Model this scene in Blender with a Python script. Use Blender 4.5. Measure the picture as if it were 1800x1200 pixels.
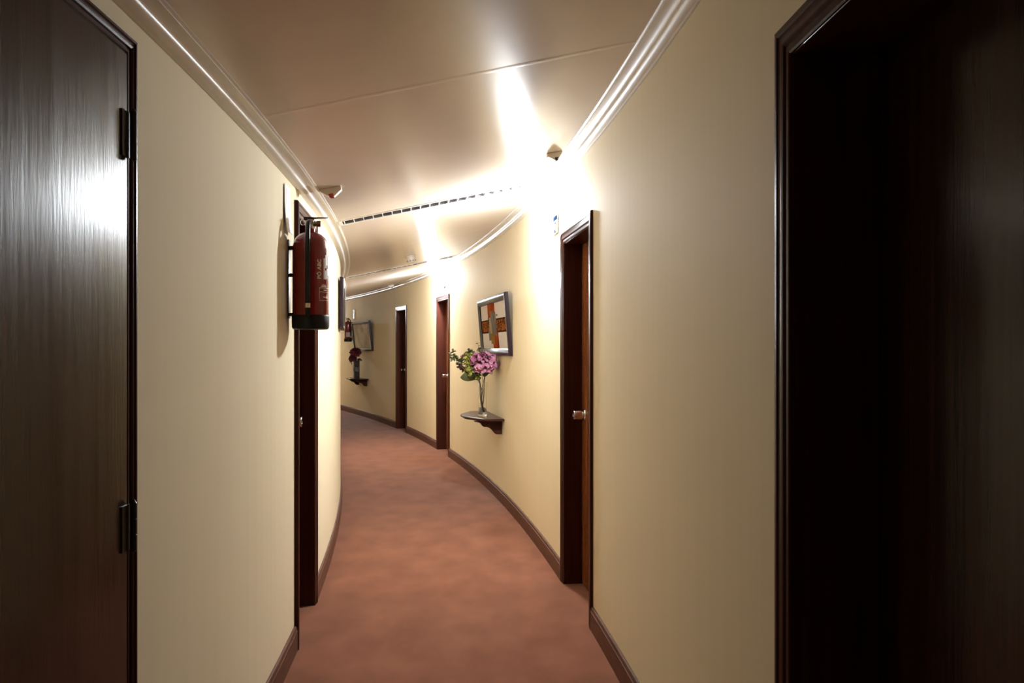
import bpy, bmesh, math, random
from mathutils import Vector, Matrix

# ------------------------------------------------------------------ scene start
for o in list(bpy.data.objects):
    bpy.data.objects.remove(o)
S = bpy.context.scene
COL = S.collection
PI = math.pi
rad = math.radians

# camera: 28 mm lens at eye height, level, looking along the corridor
cam_d = bpy.data.cameras.new('camera')
cam_d.sensor_width = 36.0
cam_d.lens = 28.0
cam_d.shift_y = 0.005
cam_d.clip_start = 0.05
cam = bpy.data.objects.new('camera', cam_d)
cam.location = (0, 0, 1.416)
cam.rotation_euler = (PI / 2, 0, 0)
COL.objects.link(cam)
S.camera = cam

# no daylight reaches this inner corridor
W = bpy.data.worlds.new('world')
S.world = W
W.use_nodes = True
W.node_tree.nodes['Background'].inputs[0].default_value = (0.004, 0.004, 0.005, 1)
W.node_tree.nodes['Background'].inputs[1].default_value = 1.0

S.view_settings.view_transform = 'Standard'
S.view_settings.look = 'None'
S.view_settings.exposure = 0.0
S.view_settings.gamma = 1.0
S.view_settings.use_curve_mapping = False
S.cycles.use_denoising = True
S.cycles.max_bounces = 10
S.cycles.diffuse_bounces = 6
S.cycles.glossy_bounces = 4
S.cycles.transmission_bounces = 8
S.cycles.transparent_max_bounces = 12
S.cycles.sample_clamp_indirect = 6.0
S.cycles.caustics_reflective = False
S.cycles.caustics_refractive = False

LAMP_L = 2300.0          # radiance of each lamp globe
LAMP_COL = (0.85, 0.92, 1.0)

# ------------------------------------------------------------------ plan: two concentric arcs
CX, CY = -38.02, -0.21
RO, RI = 38.655, 37.213          # right (outer) and left (inner) wall faces
T0, T1 = -4.5, 37.0              # corridor from behind the camera to past the bend, degrees
CZ, CS = 2.19, 0.228             # ceiling height at r = 37.305, slope outwards
TOP = 2.75

def pol(r, tdeg, z):
    t = rad(tdeg)
    return Vector((CX + r * math.cos(t), CY + r * math.sin(t), z))

def ceil_z(r):
    return CZ + CS * (r - 37.305)

def s2t(side, s):
    return math.degrees(s / (RO if side == 'R' else RI))

# ------------------------------------------------------------------ materials
def nodes(name):
    m = bpy.data.materials.new(name)
    m.use_nodes = True
    nt = m.node_tree
    return m, nt, nt.nodes['Principled BSDF']

def N(nt, kind, **kw):
    n = nt.nodes.new(kind)
    for k, v in kw.items():
        if k in n.inputs:
            n.inputs[k].default_value = v
        else:
            setattr(n, k, v)
    return n

def c4(c):
    return (c[0], c[1], c[2], 1.0)

def mat(name, col, col2=None, rough=0.5, scale=(8, 8, 8), noise=4.0, detail=4.0, lo=0.35, hi=0.65,
        bump=0.0, bump_scale=60.0, bump_vec=None, metal=0.0, coat=0.0, coat_r=0.1, spec=0.5, rough2=None, sheen=0.0):
    """Two-colour noise material in object space with optional fine bump."""
    m, nt, b = nodes(name)
    L = nt.links
    tc = N(nt, 'ShaderNodeTexCoord')
    mp = N(nt, 'ShaderNodeMapping')
    mp.inputs['Scale'].default_value = scale
    L.new(tc.outputs['Object'], mp.inputs['Vector'])
    nz = N(nt, 'ShaderNodeTexNoise')
    nz.inputs['Scale'].default_value = noise
    nz.inputs['Detail'].default_value = detail
    L.new(mp.outputs[0], nz.inputs['Vector'])
    rp = N(nt, 'ShaderNodeValToRGB')
    rp.color_ramp.elements[0].position = lo
    rp.color_ramp.elements[1].position = hi
    rp.color_ramp.elements[0].color = c4(col)
    rp.color_ramp.elements[1].color = c4(col2 if col2 else [min(1, x * 1.08) for x in col])
    L.new(nz.outputs['Fac'], rp.inputs['Fac'])
    L.new(rp.outputs['Color'], b.inputs['Base Color'])
    b.inputs['Roughness'].default_value = rough
    if rough2 is not None:
        mr = N(nt, 'ShaderNodeMapRange')
        mr.inputs['From Min'].default_value = 0.3
        mr.inputs['From Max'].default_value = 0.7
        mr.inputs['To Min'].default_value = rough
        mr.inputs['To Max'].default_value = rough2
        L.new(nz.outputs['Fac'], mr.inputs['Value'])
        L.new(mr.outputs[0], b.inputs['Roughness'])
    b.inputs['Metallic'].default_value = metal
    b.inputs['Coat Weight'].default_value = coat
    b.inputs['Coat Roughness'].default_value = coat_r
    b.inputs['Specular IOR Level'].default_value = spec
    if sheen:
        b.inputs['Sheen Weight'].default_value = sheen
    if bump > 0:
        n2 = N(nt, 'ShaderNodeTexNoise')
        n2.inputs['Scale'].default_value = bump_scale
        n2.inputs['Detail'].default_value = 3.0
        mp2 = N(nt, 'ShaderNodeMapping')
        mp2.inputs['Scale'].default_value = bump_vec if bump_vec else (1, 1, 1)
        L.new(tc.outputs['Object'], mp2.inputs['Vector'])
        L.new(mp2.outputs[0], n2.inputs['Vector'])
        bp = N(nt, 'ShaderNodeBump')
        bp.inputs['Strength'].default_value = bump
        bp.inputs['Distance'].default_value = 0.002
        L.new(n2.outputs['Fac'], bp.inputs['Height'])
        L.new(bp.outputs[0], b.inputs['Normal'])
    return m

M = {}
M['wall'] = mat('cream_wall_paint', (0.785, 0.682, 0.472), (0.80, 0.698, 0.487), rough=0.8, scale=(6, 6, 0.15), noise=3.0,
                bump=0.05, bump_scale=40, bump_vec=(1, 1, 0.15), spec=0.10)
M['ceiling'] = mat('glossy_ceiling_paint', (0.75, 0.66, 0.575), (0.76, 0.67, 0.585), rough=0.19, noise=0.8, detail=1.0,
                   bump=0.05, bump_scale=160, spec=0.33)
M['cornice'] = mat('white_gloss_moulding', (0.70, 0.66, 0.60), (0.74, 0.70, 0.64), rough=0.30, noise=2.0, bump=0.08, bump_scale=60, spec=0.8)
M['carpet'] = mat('rust_brown_carpet', (0.150, 0.050, 0.024), (0.225, 0.083, 0.043), rough=0.95, scale=(1.6, 1.0, 1), noise=3.2, detail=14.0,
                  lo=0.28, hi=0.72, bump=0.7, bump_scale=420, spec=0.05, sheen=0.15)
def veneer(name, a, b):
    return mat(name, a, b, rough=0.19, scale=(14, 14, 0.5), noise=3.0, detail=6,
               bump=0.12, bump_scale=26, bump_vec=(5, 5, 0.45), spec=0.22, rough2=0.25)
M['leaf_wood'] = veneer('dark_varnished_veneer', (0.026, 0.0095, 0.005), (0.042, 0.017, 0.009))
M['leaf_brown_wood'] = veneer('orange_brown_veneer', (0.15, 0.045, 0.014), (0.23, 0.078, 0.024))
M['case_wood'] = mat('dark_stained_moulding', (0.040, 0.011, 0.007), (0.062, 0.018, 0.010), rough=0.30, scale=(20, 20, 0.6), noise=3.0, detail=5,
                     bump=0.08, bump_scale=30, bump_vec=(4, 4, 0.4), spec=0.10)
M['base_wood'] = mat('brown_stained_skirting', (0.085, 0.036, 0.022), (0.135, 0.060, 0.038), rough=0.45, scale=(3, 3, 14), noise=4.0, detail=5, bump=0.1, bump_scale=60, spec=0.15)
M['shelf_wood'] = mat('dark_polished_shelf_wood', (0.036, 0.013, 0.010), (0.058, 0.021, 0.015), rough=0.25, scale=(3, 14, 14), noise=4.0, spec=0.05)
M['frame_wood'] = mat('dark_lacquered_frame', (0.016, 0.009, 0.010), (0.024, 0.013, 0.014), rough=0.26, scale=(4, 20, 20), noise=3.0, spec=0.12)
M['black_metal'] = mat('blackened_hinge_metal', (0.020, 0.013, 0.012), (0.035, 0.022, 0.018), rough=0.38, metal=0.3, noise=8)
M['steel'] = mat('satin_steel', (0.72, 0.70, 0.69), (0.80, 0.78, 0.77), rough=0.20, metal=1.0, noise=10)
M['red_paint'] = mat('red_enamel', (0.17, 0.007, 0.009), (0.20, 0.010, 0.011), rough=0.22, noise=3.0, coat=0.4, coat_r=0.06)
M['black_plastic'] = mat('black_plastic', (0.008, 0.008, 0.010), (0.013, 0.013, 0.015), rough=0.42, noise=12, spec=0.2)
M['rubber'] = mat('black_rubber_hose', (0.007, 0.007, 0.009), (0.011, 0.011, 0.013), rough=0.30, noise=30, spec=0.3)
M['brass'] = mat('dull_brass_fitting', (0.23, 0.16, 0.09), (0.33, 0.25, 0.16), rough=0.32, metal=0.9, noise=20)
M['ferrule'] = mat('pale_metal_ferrule', (0.62, 0.55, 0.45), (0.70, 0.63, 0.52), rough=0.30, metal=0.7, noise=20)
M['white_print'] = mat('white_print', (0.62, 0.58, 0.56), (0.70, 0.66, 0.64), rough=0.4, noise=30)
M['pale_label'] = mat('pale_paper_label', (0.50, 0.42, 0.38), (0.60, 0.52, 0.47), rough=0.5, noise=20, spec=0.0)
M['white_plastic'] = mat('off_white_plastic', (0.66, 0.58, 0.46), (0.71, 0.63, 0.50), rough=0.35, noise=6)
M['white_metal'] = mat('white_enamelled_metal', (0.74, 0.73, 0.72), (0.79, 0.78, 0.77), rough=0.3, noise=6)
M['vent_dark'] = mat('dusty_grey_duct', (0.10, 0.085, 0.095), (0.14, 0.12, 0.13), rough=0.6, noise=6)
M['red_lens'] = mat('red_lens', (0.38, 0.02, 0.025), (0.44, 0.03, 0.03), rough=0.15, noise=6, coat=0.5)
M['dark_lens'] = mat('dark_lens', (0.03, 0.012, 0.014), (0.04, 0.02, 0.02), rough=0.15, noise=6, coat=0.5)
M['sign_white'] = mat('white_sign_plastic', (0.78, 0.79, 0.78), (0.82, 0.83, 0.82), rough=0.3, noise=6)
M['sign_blue'] = mat('pale_blue_sign_ink', (0.0022, 0.0045, 0.0085), (0.0026, 0.0052, 0.0095), rough=0.5, noise=12, spec=0.0)
M['sign_sky'] = mat('sky_blue_sign_ink', (0.16, 0.27, 0.46), (0.20, 0.32, 0.52), rough=0.4, noise=12)
M['sign_dark'] = mat('dark_blue_sign_ink', (0.0007, 0.0014, 0.0034), (0.0009, 0.0017, 0.004), rough=0.5, noise=12, spec=0.0)
M['sign_pink'] = mat('faded_red_sign_ink', (0.62, 0.33, 0.33), (0.68, 0.38, 0.37), rough=0.4, noise=12)
M['canvas'] = mat('off_white_canvas', (0.70, 0.67, 0.65), (0.75, 0.72, 0.70), rough=0.65, noise=9, bump=0.3, bump_scale=300, spec=0.0)
M['paint_orange'] = mat('burnt_orange_paint', (0.22, 0.035, 0.014), (0.42, 0.105, 0.028), rough=0.5, scale=(3, 3, 4), noise=1.4, detail=5, bump=0.3, bump_scale=120, spec=0.0)
M['paint_grey'] = mat('warm_grey_paint', (0.15, 0.13, 0.11), (0.26, 0.24, 0.21), rough=0.5, scale=(12, 6, 3), noise=2.5, bump=0.3, bump_scale=120, spec=0.0)
M['paint_stone'] = mat('sandy_grey_paint', (0.33, 0.26, 0.19), (0.43, 0.36, 0.27), rough=0.5, scale=(12, 6, 3), noise=2.5, spec=0.0)
M['paint_ochre'] = mat('ochre_paint', (0.24, 0.13, 0.035), (0.34, 0.20, 0.06), rough=0.5, scale=(8, 6, 3), noise=2.5, spec=0.0)
M['paint_dark'] = mat('dark_brown_paint_edge', (0.035, 0.015, 0.012), (0.05, 0.022, 0.015), rough=0.5, noise=8, spec=0.0)
M['far_canvas'] = mat('mottled_beige_canvas', (0.36, 0.285, 0.21), (0.56, 0.50, 0.42), rough=0.6, scale=(1.2, 1, 1), noise=3.2, detail=4, lo=0.38, hi=0.62)
M['left_canvas'] = mat('muted_grey_canvas', (0.32, 0.30, 0.29), (0.45, 0.42, 0.40), rough=0.5, noise=4)
M['petal'] = mat('mauve_petal', (0.36, 0.12, 0.20), (0.58, 0.25, 0.36), rough=0.6, scale=(1, 1, 1), noise=14, detail=3)
M['petal_dark'] = mat('deep_purple_petal', (0.14, 0.035, 0.10), (0.21, 0.06, 0.14), rough=0.6, noise=14)
M['petal_red'] = mat('dark_red_petal', (0.085, 0.008, 0.014), (0.15, 0.015, 0.024), rough=0.6, noise=14)
M['leaf_green'] = mat('grey_green_leaf', (0.075, 0.088, 0.034), (0.15, 0.16, 0.062), rough=0.55, noise=18)
M['leaf_lime'] = mat('yellow_green_leaf', (0.30, 0.30, 0.055), (0.46, 0.43, 0.11), rough=0.55, noise=18)
M['leaf_brown'] = mat('dusky_brown_leaf', (0.11, 0.058, 0.040), (0.20, 0.12, 0.075), rough=0.6, noise=18)
M['leaf_dark'] = mat('dark_leaf', (0.020, 0.024, 0.014), (0.04, 0.045, 0.022), rough=0.5, noise=18)
M['stem'] = mat('brown_green_stem', (0.050, 0.036, 0.022), (0.085, 0.062, 0.036), rough=0.55, noise=20)
M['far_vase'] = mat('dark_glazed_ceramic', (0.018, 0.009, 0.010), (0.028, 0.014, 0.013), rough=0.25, noise=8)
M['vase_pattern'] = mat('pale_ornament_glaze', (0.30, 0.27, 0.22), (0.40, 0.36, 0.30), rough=0.4, noise=20)

def vein_material():
    m, nt, b = nodes('dark_band_with_orange_veins')
    L = nt.links
    tc = N(nt, 'ShaderNodeTexCoord')
    mp = N(nt, 'ShaderNodeMapping')
    mp.inputs['Scale'].default_value = (5, 5, 9)
    L.new(tc.outputs['Object'], mp.inputs['Vector'])
    w = N(nt, 'ShaderNodeTexNoise')
    w.inputs['Scale'].default_value = 3.2
    w.inputs['Detail'].default_value = 6
    w.inputs['Distortion'].default_value = 1.6
    L.new(mp.outputs[0], w.inputs['Vector'])
    rp = N(nt, 'ShaderNodeValToRGB')
    e = rp.color_ramp.elements
    e[0].position, e[0].color = 0.40, (0.045, 0.016, 0.010, 1)
    e[1].position, e[1].color = 0.58, (0.045, 0.016, 0.010, 1)
    k = e.new(0.5)
    k.color = (0.46, 0.17, 0.045, 1)
    L.new(w.outputs['Fac'], rp.inputs['Fac'])
    L.new(rp.outputs['Color'], b.inputs['Base Color'])
    b.inputs['Roughness'].default_value = 0.5
    b.inputs['Specular IOR Level'].default_value = 0.0
    return m
M['paint_vein'] = vein_material()

def glass_material():
    m, nt, b = nodes('clear_glass')
    b.inputs['Base Color'].default_value = (0.97, 0.98, 0.98, 1)
    b.inputs['Roughness'].default_value = 0.02
    b.inputs['IOR'].default_value = 1.45
    b.inputs['Transmission Weight'].default_value = 1.0
    return m
M['glass'] = glass_material()

def lamp_material():
    m, nt, b = nodes('lit_opal_globe')
    b.inputs['Base Color'].default_value = (0.9, 0.9, 0.9, 1)
    b.inputs['Emission Color'].default_value = c4(LAMP_COL)
    b.inputs['Emission Strength'].default_value = LAMP_L
    return m
M['lamp'] = lamp_material()

# ------------------------------------------------------------------ mesh helpers
class MB:
    """Collects shapes, then links them as one mesh object."""
    def __init__(self):
        self.v, self.f, self.m = [], [], []
        self.mi = 0
    def add(self, verts, faces):
        b = len(self.v)
        self.v += [Vector(x) for x in verts]
        self.f += [tuple(i + b for i in f) for f in faces]
        self.m += [self.mi] * len(faces)
        return self
    def box(self, x0, x1, y0, y1, z0, z1, mtx=None):
        vs = [Vector(p) for p in ((x0, y0, z0), (x1, y0, z0), (x1, y1, z0), (x0, y1, z0), (x0, y0, z1), (x1, y0, z1), (x1, y1, z1), (x0, y1, z1))]
        if mtx is not None:
            vs = [mtx @ p for p in vs]
        return self.add(vs, [(3, 2, 1, 0), (4, 5, 6, 7), (0, 1, 5, 4), (1, 2, 6, 5), (2, 3, 7, 6), (3, 0, 4, 7)])
    def prism(self, poly, axis, a0, a1):
        """poly: 2D points; axis 'x','y','z' is the extrusion axis."""
        def p3(p, a):
            if axis == 'z': return (p[0], p[1], a)
            if axis == 'y': return (p[0], a, p[1])
            return (a, p[0], p[1])
        n = len(poly)
        vs = [p3(p, a0) for p in poly] + [p3(p, a1) for p in poly]
        fs = [tuple(range(n))[::-1], tuple(range(n, 2 * n))]
        fs += [(i, (i + 1) % n, n + (i + 1) % n, n + i) for i in range(n)]
        return self.add(vs, fs)
    def lathe(self, prof, n=32, mtx=None, cap=True):
        """prof: (radius, z) pairs from bottom to top, about z."""
        vs, fs = [], []
        for (r, z) in prof:
            for k in range(n):
                a = 2 * PI * k / n
                vs.append(Vector((r * math.cos(a), r * math.sin(a), z)))
        for i in range(len(prof) - 1):
            for k in range(n):
                k2 = (k + 1) % n
                fs.append((i * n + k, i * n + k2, (i + 1) * n + k2, (i + 1) * n + k))
        if cap:
            fs.append(tuple(range(n))[::-1])
            fs.append(tuple(range((len(prof) - 1) * n, len(prof) * n)))
        if mtx is not None:
            vs = [mtx @ p for p in vs]
        return self.add(vs, fs)
    def tube(self, pts, r, n=10, r2=None):
        pts = [Vector(p) for p in pts]
        vs, fs = [], []
        up = None
        for i, p in enumerate(pts):
            d = (pts[min(i + 1, len(pts) - 1)] - pts[max(i - 1, 0)]).normalized()
            if up is None:
                up = Vector((0, 0, 1)) if abs(d.z) < 0.9 else Vector((1, 0, 0))
            a = d.cross(up).normalized()
            up = a.cross(d).normalized()
            rr = r if r2 is None else r + (r2 - r) * i / max(1, len(pts) - 1)
            for k in range(n):
                q = 2 * PI * k / n
                vs.append(p + a * (rr * math.cos(q)) + up * (rr * math.sin(q)))
        for i in range(len(pts) - 1):
            for k in range(n):
                k2 = (k + 1) % n
                fs.append((i * n + k, i * n + k2, (i + 1) * n + k2, (i + 1) * n + k))
        fs.append(tuple(range(n))[::-1])
        fs.append(tuple(range((len(pts) - 1) * n, len(pts) * n)))
        return self.add(vs, fs)
    def build(self, name, mats, parent=None, smooth=35.0, bevel=0.0, seg=2):
        me = bpy.data.meshes.new(name)
        me.from_pydata([tuple(p) for p in self.v], [], self.f)
        bm = bmesh.new()
        bm.from_mesh(me)
        bmesh.ops.recalc_face_normals(bm, faces=bm.faces[:])
        bm.to_mesh(me)
        bm.free()
        if not isinstance(mats, (list, tuple)):
            mats = [mats]
        for k in mats:
            me.materials.append(M[k])
        if len(mats) > 1:
            for p, i in zip(me.polygons, self.m):
                p.material_index = i
        if smooth:
            me.shade_smooth()
            me.set_sharp_from_angle(angle=rad(smooth))
        ob = bpy.data.objects.new(name, me)
        COL.objects.link(ob)
        if parent is not None:
            ob.parent = parent
        if bevel > 0:
            md = ob.modifiers.new('edge', 'BEVEL')
            md.width = bevel
            md.segments = seg
            md.limit_method = 'ANGLE'
            md.angle_limit = rad(40)
        return ob

def tag(o, label=None, cat=None, group=None, kind=None):
    if label: o['label'] = label
    if cat: o['category'] = cat
    if group: o['group'] = group
    if kind: o['kind'] = kind
    return o

def empty(name, mtx, label, cat, group=None, kind=None):
    o = bpy.data.objects.new(name, None)
    o.empty_display_size = 0.1
    COL.objects.link(o)
    o.matrix_world = mtx
    return tag(o, label, cat, group, kind)

def wall_frame(side, s, d=0.0, z=0.0):
    """Frame on a wall face: x along the wall, y out into the corridor, z up."""
    t = s2t(side, s)
    if side == 'R':
        return Matrix.Translation(pol(RO - d, t, z)) @ Matrix.Rotation(rad(t) + PI / 2, 4, 'Z')
    return Matrix.Translation(pol(RI + d, t, z)) @ Matrix.Rotation(rad(t) - PI / 2, 4, 'Z')

def ceil_frame(r, t):
    """Frame on the ceiling face: x outwards along its slope, y along the corridor, z up out of the room."""
    a = math.atan(CS)
    er = Vector((math.cos(rad(t)), math.sin(rad(t)), 0))
    et = Vector((-math.sin(rad(t)), math.cos(rad(t)), 0))
    ez = Vector((0, 0, 1))
    X = er * math.cos(a) + ez * math.sin(a)
    Z = ez * math.cos(a) - er * math.sin(a)
    m = Matrix((X, et, Z)).transposed().to_4x4()
    return Matrix.Translation(pol(r, t, ceil_z(r))) @ m

def arc_slab(mb, quad, t0, t1, step=0.25):
    """Sweep a closed (r, z) polygon along the arc."""
    n = max(1, int(math.ceil((t1 - t0) / step)))
    k = len(quad)
    vs, fs = [], []
    for i in range(n + 1):
        t = t0 + (t1 - t0) * i / n
        vs += [pol(r, t, z) for r, z in quad]
    for i in range(n):
        for j in range(k):
            j2 = (j + 1) % k
            fs.append((i * k + j, i * k + j2, (i + 1) * k + j2, (i + 1) * k + j))
    fs.append(tuple(range(k))[::-1])
    fs.append(tuple(range(n * k, (n + 1) * k)))
    mb.add(vs, fs)

# ------------------------------------------------------------------ where the doors are (arc length of outer casing edges)
CW = 0.07                       # casing width
DOORS = [                       # number, side, s0, s1, recess, knob side
    (1, 'L', 1.16, 2.000, -0.012),
    (2, 'R', 0.98, 1.950, 0.178),
    (3, 'L', 3.93, 4.650, 0.110),
    (4, 'R', 4.205, 5.045, 0.100),
    (5, 'R', 10.56, 11.41, 0.110),
    (6, 'R', 13.58, 14.38, 0.110),
]
HEAD_IN, HEAD_OUT = 2.03, 2.10

# ------------------------------------------------------------------ shell
SLOTS = [8.02, 14.25]            # angles of the two ceiling grilles
SLOT_HW = math.degrees(0.074 / 37.92)
SLOT_R0, SLOT_R1 = 37.313, 38.535

def build_shell():
    fl = MB()
    arc_slab(fl, [(RI - 0.3, -0.12), (RO + 0.3, -0.12), (RO + 0.3, 0.0), (RI - 0.3, 0.0)], T0, T1)
    tag(fl.build('floor', 'carpet', smooth=30), 'rust brown carpet floor curving away between both walls', 'floor', kind='structure')
    ce = MB()
    def cpiece(r0, r1, t0, t1, dz=0.0):
        arc_slab(ce, [(r0, ceil_z(r0) - dz), (r1, ceil_z(r1) - dz), (r1, ceil_z(r1) + 0.16), (r0, ceil_z(r0) + 0.16)], t0, t1)
    cuts = [T0]
    for c in SLOTS:
        cuts += [c - SLOT_HW, c + SLOT_HW]
    cuts.append(T1)
    for i in range(0, len(cuts), 2):
        cpiece(RI, RO, cuts[i], cuts[i + 1])
    for c in SLOTS:
        cpiece(RI, SLOT_R0, c - SLOT_HW, c + SLOT_HW)
        cpiece(SLOT_R1, RO, c - SLOT_HW, c + SLOT_HW)
    for t in (4.44, 10.83):      # taped panel joints, barely proud of the ceiling
        w = math.degrees(0.018 / 37.9)
        n = 2
        r0, r1 = RI + 0.05, RO - 0.05
        ce.add([pol(r0, t - w, ceil_z(r0)), pol(r0, t, ceil_z(r0) - 0.0009), pol(r0, t + w, ceil_z(r0)),
                pol(r1, t - w, ceil_z(r1)), pol(r1, t, ceil_z(r1) - 0.0009), pol(r1, t + w, ceil_z(r1))],
               [(0, 1, 4, 3), (1, 2, 5, 4)])
    tag(ce.build('ceiling', 'ceiling', smooth=30), 'glossy sloping beige ceiling of the corridor', 'ceiling', kind='structure')
    for side, name, word in (('L', 'wall_left', 'left'), ('R', 'wall_right', 'right')):
        mb = MB()
        ra, rb = (RI - 0.3, RI) if side == 'L' else (RO, RO + 0.3)
        def seg(t0, t1, z0, z1):
            arc_slab(mb, [(ra, z0), (rb, z0), (rb, z1), (ra, z1)], t0, t1)
        ops = sorted((s2t(side, a + CW - 0.022), s2t(side, b - CW + 0.022)) for _, sd, a, b, _r in DOORS if sd == side)
        t = T0
        for a, b in ops:
            seg(t, a, 0, TOP)
            seg(a, b, HEAD_IN + 0.022, TOP)
            t = b
        seg(t, T1, 0, TOP)
        tag(mb.build(name, 'wall', smooth=30),
            'cream painted %s wall, %s' % (word, 'bulging into the corridor' if side == 'L' else 'curving away around the bend'), 'wall', kind='structure')
    for name, t, lab in (('wall_rear', T0, 'cream end wall behind the viewer'), ('wall_front', T1, 'cream end wall beyond the bend')):
        mb = MB()
        arc_slab(mb, [(RI - 0.3, 0), (RO + 0.3, 0), (RO + 0.3, TOP), (RI - 0.3, TOP)], t - (0.3 if t < 0 else 0), t + (0.3 if t > 0 else 0))
        tag(mb.build(name, 'wall'), lab, 'wall', kind='structure')
    # skirting
    for side, name, word in (('L', 'baseboard_left', 'left'), ('R', 'baseboard_right', 'right')):
        mb = MB()
        prof = [(-0.004, 0), (0.015, 0), (0.015, 0.092), (0.012, 0.096), (0.0125, 0.103), (0.009, 0.112), (0.004, 0.116), (-0.004, 0.116)]
        P = [((RI + d) if side == 'L' else (RO - d), z) for d, z in prof]
        edges = sorted((s2t(side, a), s2t(side, b)) for _, sd, a, b, _r in DOORS if sd == side)
        t = T0
        for a, b in edges:
            arc_slab(mb, P, t, a)
            t = b
        arc_slab(mb, P, t, T1)
        tag(mb.build(name, 'base_wood', smooth=30), 'brown wooden skirting along the foot of the %s wall' % word, 'baseboard', kind='structure')
    # cornices
    for side, name, word, zb in (('L', 'trim_1', 'left', 2.158), ('R', 'trim_2', 'right', 2.425)):
        mb = MB()
        dt = 0.086
        zt = ceil_z(RI + dt) if side == 'L' else ceil_z(RO - dt)
        h = zt - zb
        prof = [(0, 0), (0.008, 0), (0.010, 0.03), (0.014, 0.04), (0.023, 0.08), (0.031, 0.15), (0.037, 0.24), (0.040, 0.34), (0.041, 0.44),
                (0.043, 0.53), (0.048, 0.62), (0.056, 0.70), (0.066, 0.76), (0.077, 0.79), (0.078, 0.84), (0.083, 0.86), (0.087, 0.93), (0.086, 1.02)]
        P = [(d, zb + k * h) for d, k in prof]
        zin = (ceil_z(RI) if side == 'L' else ceil_z(RO)) + 0.03
        P += [(0.086, zt + 0.02), (0.0, zin), (-0.004, zin), (-0.004, zb)]
        P = [((RI + d) if side == 'L' else (RO - d), z) for d, z in P]
        arc_slab(mb, P, T0, T1)
        tag(mb.build(name, 'cornice', smooth=50), 'white moulded cornice along the top of the %s wall' % word, 'cornice', kind='structure')
build_shell()

# ------------------------------------------------------------------ doors
def make_door(num, side, s0, s1, recess, label, hinges=False, ajar=0.0, knob_x=None, cw=CW, wood='leaf_wood'):
    sm = 0.5 * (s0 + s1)
    w = s1 - s0
    root = empty('door_%d' % num, wall_frame(side, sm), label, 'door', kind='structure')
    xi = w / 2 - cw                                   # inner casing edge
    head = HEAD_OUT - cw
    # moulded casing, mitred round the opening
    prof = [(0, -0.006), (0, 0.008), (0.004, 0.011), (0.013, 0.012), (0.016, 0.009), (0.022, 0.009), (0.026, 0.014), (0.034, 0.016),
            (0.046, 0.014), (0.051, 0.015), (0.054, 0.018), (0.064, 0.018), (0.069, 0.014), (0.07, 0.008), (0.07, -0.006)]
    prof = [(u * cw / 0.07, v) for u, v in prof]
    mb = MB()
    k = len(prof)
    vs, fs = [], []
    for (sx, zc) in ((-1, 0), (-1, 1), (1, 1), (1, 0)):
        for u, v in prof:
            vs.append((sx * (xi + u), v, (head + u) if zc else 0.0))
    for i in range(3):
        for j in range(k):
            j2 = (j + 1) % k
            fs.append((i * k + j, i * k + j2, (i + 1) * k + j2, (i + 1) * k + j))
    fs += [tuple(range(k))[::-1], tuple(range(3 * k, 4 * k))]
    mb.add(vs, fs)
    mb.build('casing', 'case_wood', root, smooth=30)
    # jamb lining with a stop
    jb = MB()
    yb = -recess - 0.055
    tj = 0.022
    xo = w / 2 - CW + 0.020
    if recess < 0:
        yb = -0.16
    jb.box(-xo, -xo + tj, yb, 0.004, 0, HEAD_IN + 0.020)
    jb.box(xo - tj, xo, yb, 0.004, 0, HEAD_IN + 0.020)
    jb.box(-xo + tj, xo - tj, yb, 0.004, HEAD_IN + 0.020 - tj, HEAD_IN + 0.020)
    jb.build('jamb', 'case_wood', root, bevel=0.002)
    xl = xo - tj - 0.003
    zl = HEAD_IN + 0.020 - tj - 0.003
    if recess < 0:                                    # leaf laid over the frame, nearly flush with the casing
        xl, zl = xi - 0.003, head - 0.003
    lf = MB()
    far = 1 if side == 'R' else -1
    lf.box(-xl, xl, -recess - 0.042 if recess > 0 else 0.0055, -recess, 0.008, zl)
    leaf = lf.build('leaf', wood, root, bevel=0.0025)
    if ajar:
        # turned about the far edge, where its hinges are
        piv = Matrix.Translation((far * xl, -recess, 0))
        leaf.matrix_local = piv @ Matrix.Rotation(ajar, 4, 'Z') @ piv.inverted()
    if hinges:
        for hz in (0.22, 1.02, 1.88):
            hb = MB()
            hb.lathe([(0.0045, -0.055), (0.007, -0.052), (0.007, -0.018), (0.0062, -0.0175), (0.0062, -0.017), (0.007, -0.0165), (0.007, 0.0165), (0.0062, 0.017),
                      (0.0062, 0.0175), (0.007, 0.018), (0.007, 0.052), (0.0045, 0.055), (0.0025, 0.060)], 16,
                     Matrix.Translation((far * (xl + 0.004), 0.006 - recess + 0.006, hz)))
            hb.box(far * (xl - 0.032), far * (xl + 0.004), -recess, 0.0035 - recess, hz - 0.05, hz + 0.05)
            hb.build('hinge', 'black_metal', root, bevel=0.001)
    if knob_x is not None:
        kz = 1.015
        rs = Matrix.Translation((knob_x, -recess, kz)) @ Matrix.Rotation(-PI / 2, 4, 'X')
        ro = MB()
        ro.lathe([(0.036, 0.0), (0.036, 0.003), (0.033, 0.006), (0.024, 0.0075)], 36, rs)
        kn = MB()
        kn.lathe([(0.021, 0.004), (0.020, 0.012), (0.024, 0.016), (0.0275, 0.022), (0.029, 0.060), (0.0285, 0.0645), (0.0265, 0.067), (0.010, 0.067), (0.009, 0.0655)], 36, rs)
        kob = kn.build('knob', 'steel', root, smooth=40)
        ro.build('rosette', 'steel', kob, smooth=40)
        key = MB()
        key.box(-0.0012, 0.0012, -0.004, 0.004, 0.0652, 0.0662, rs)
        key.build('keyhole', 'black_metal', kob)
    return root

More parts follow.
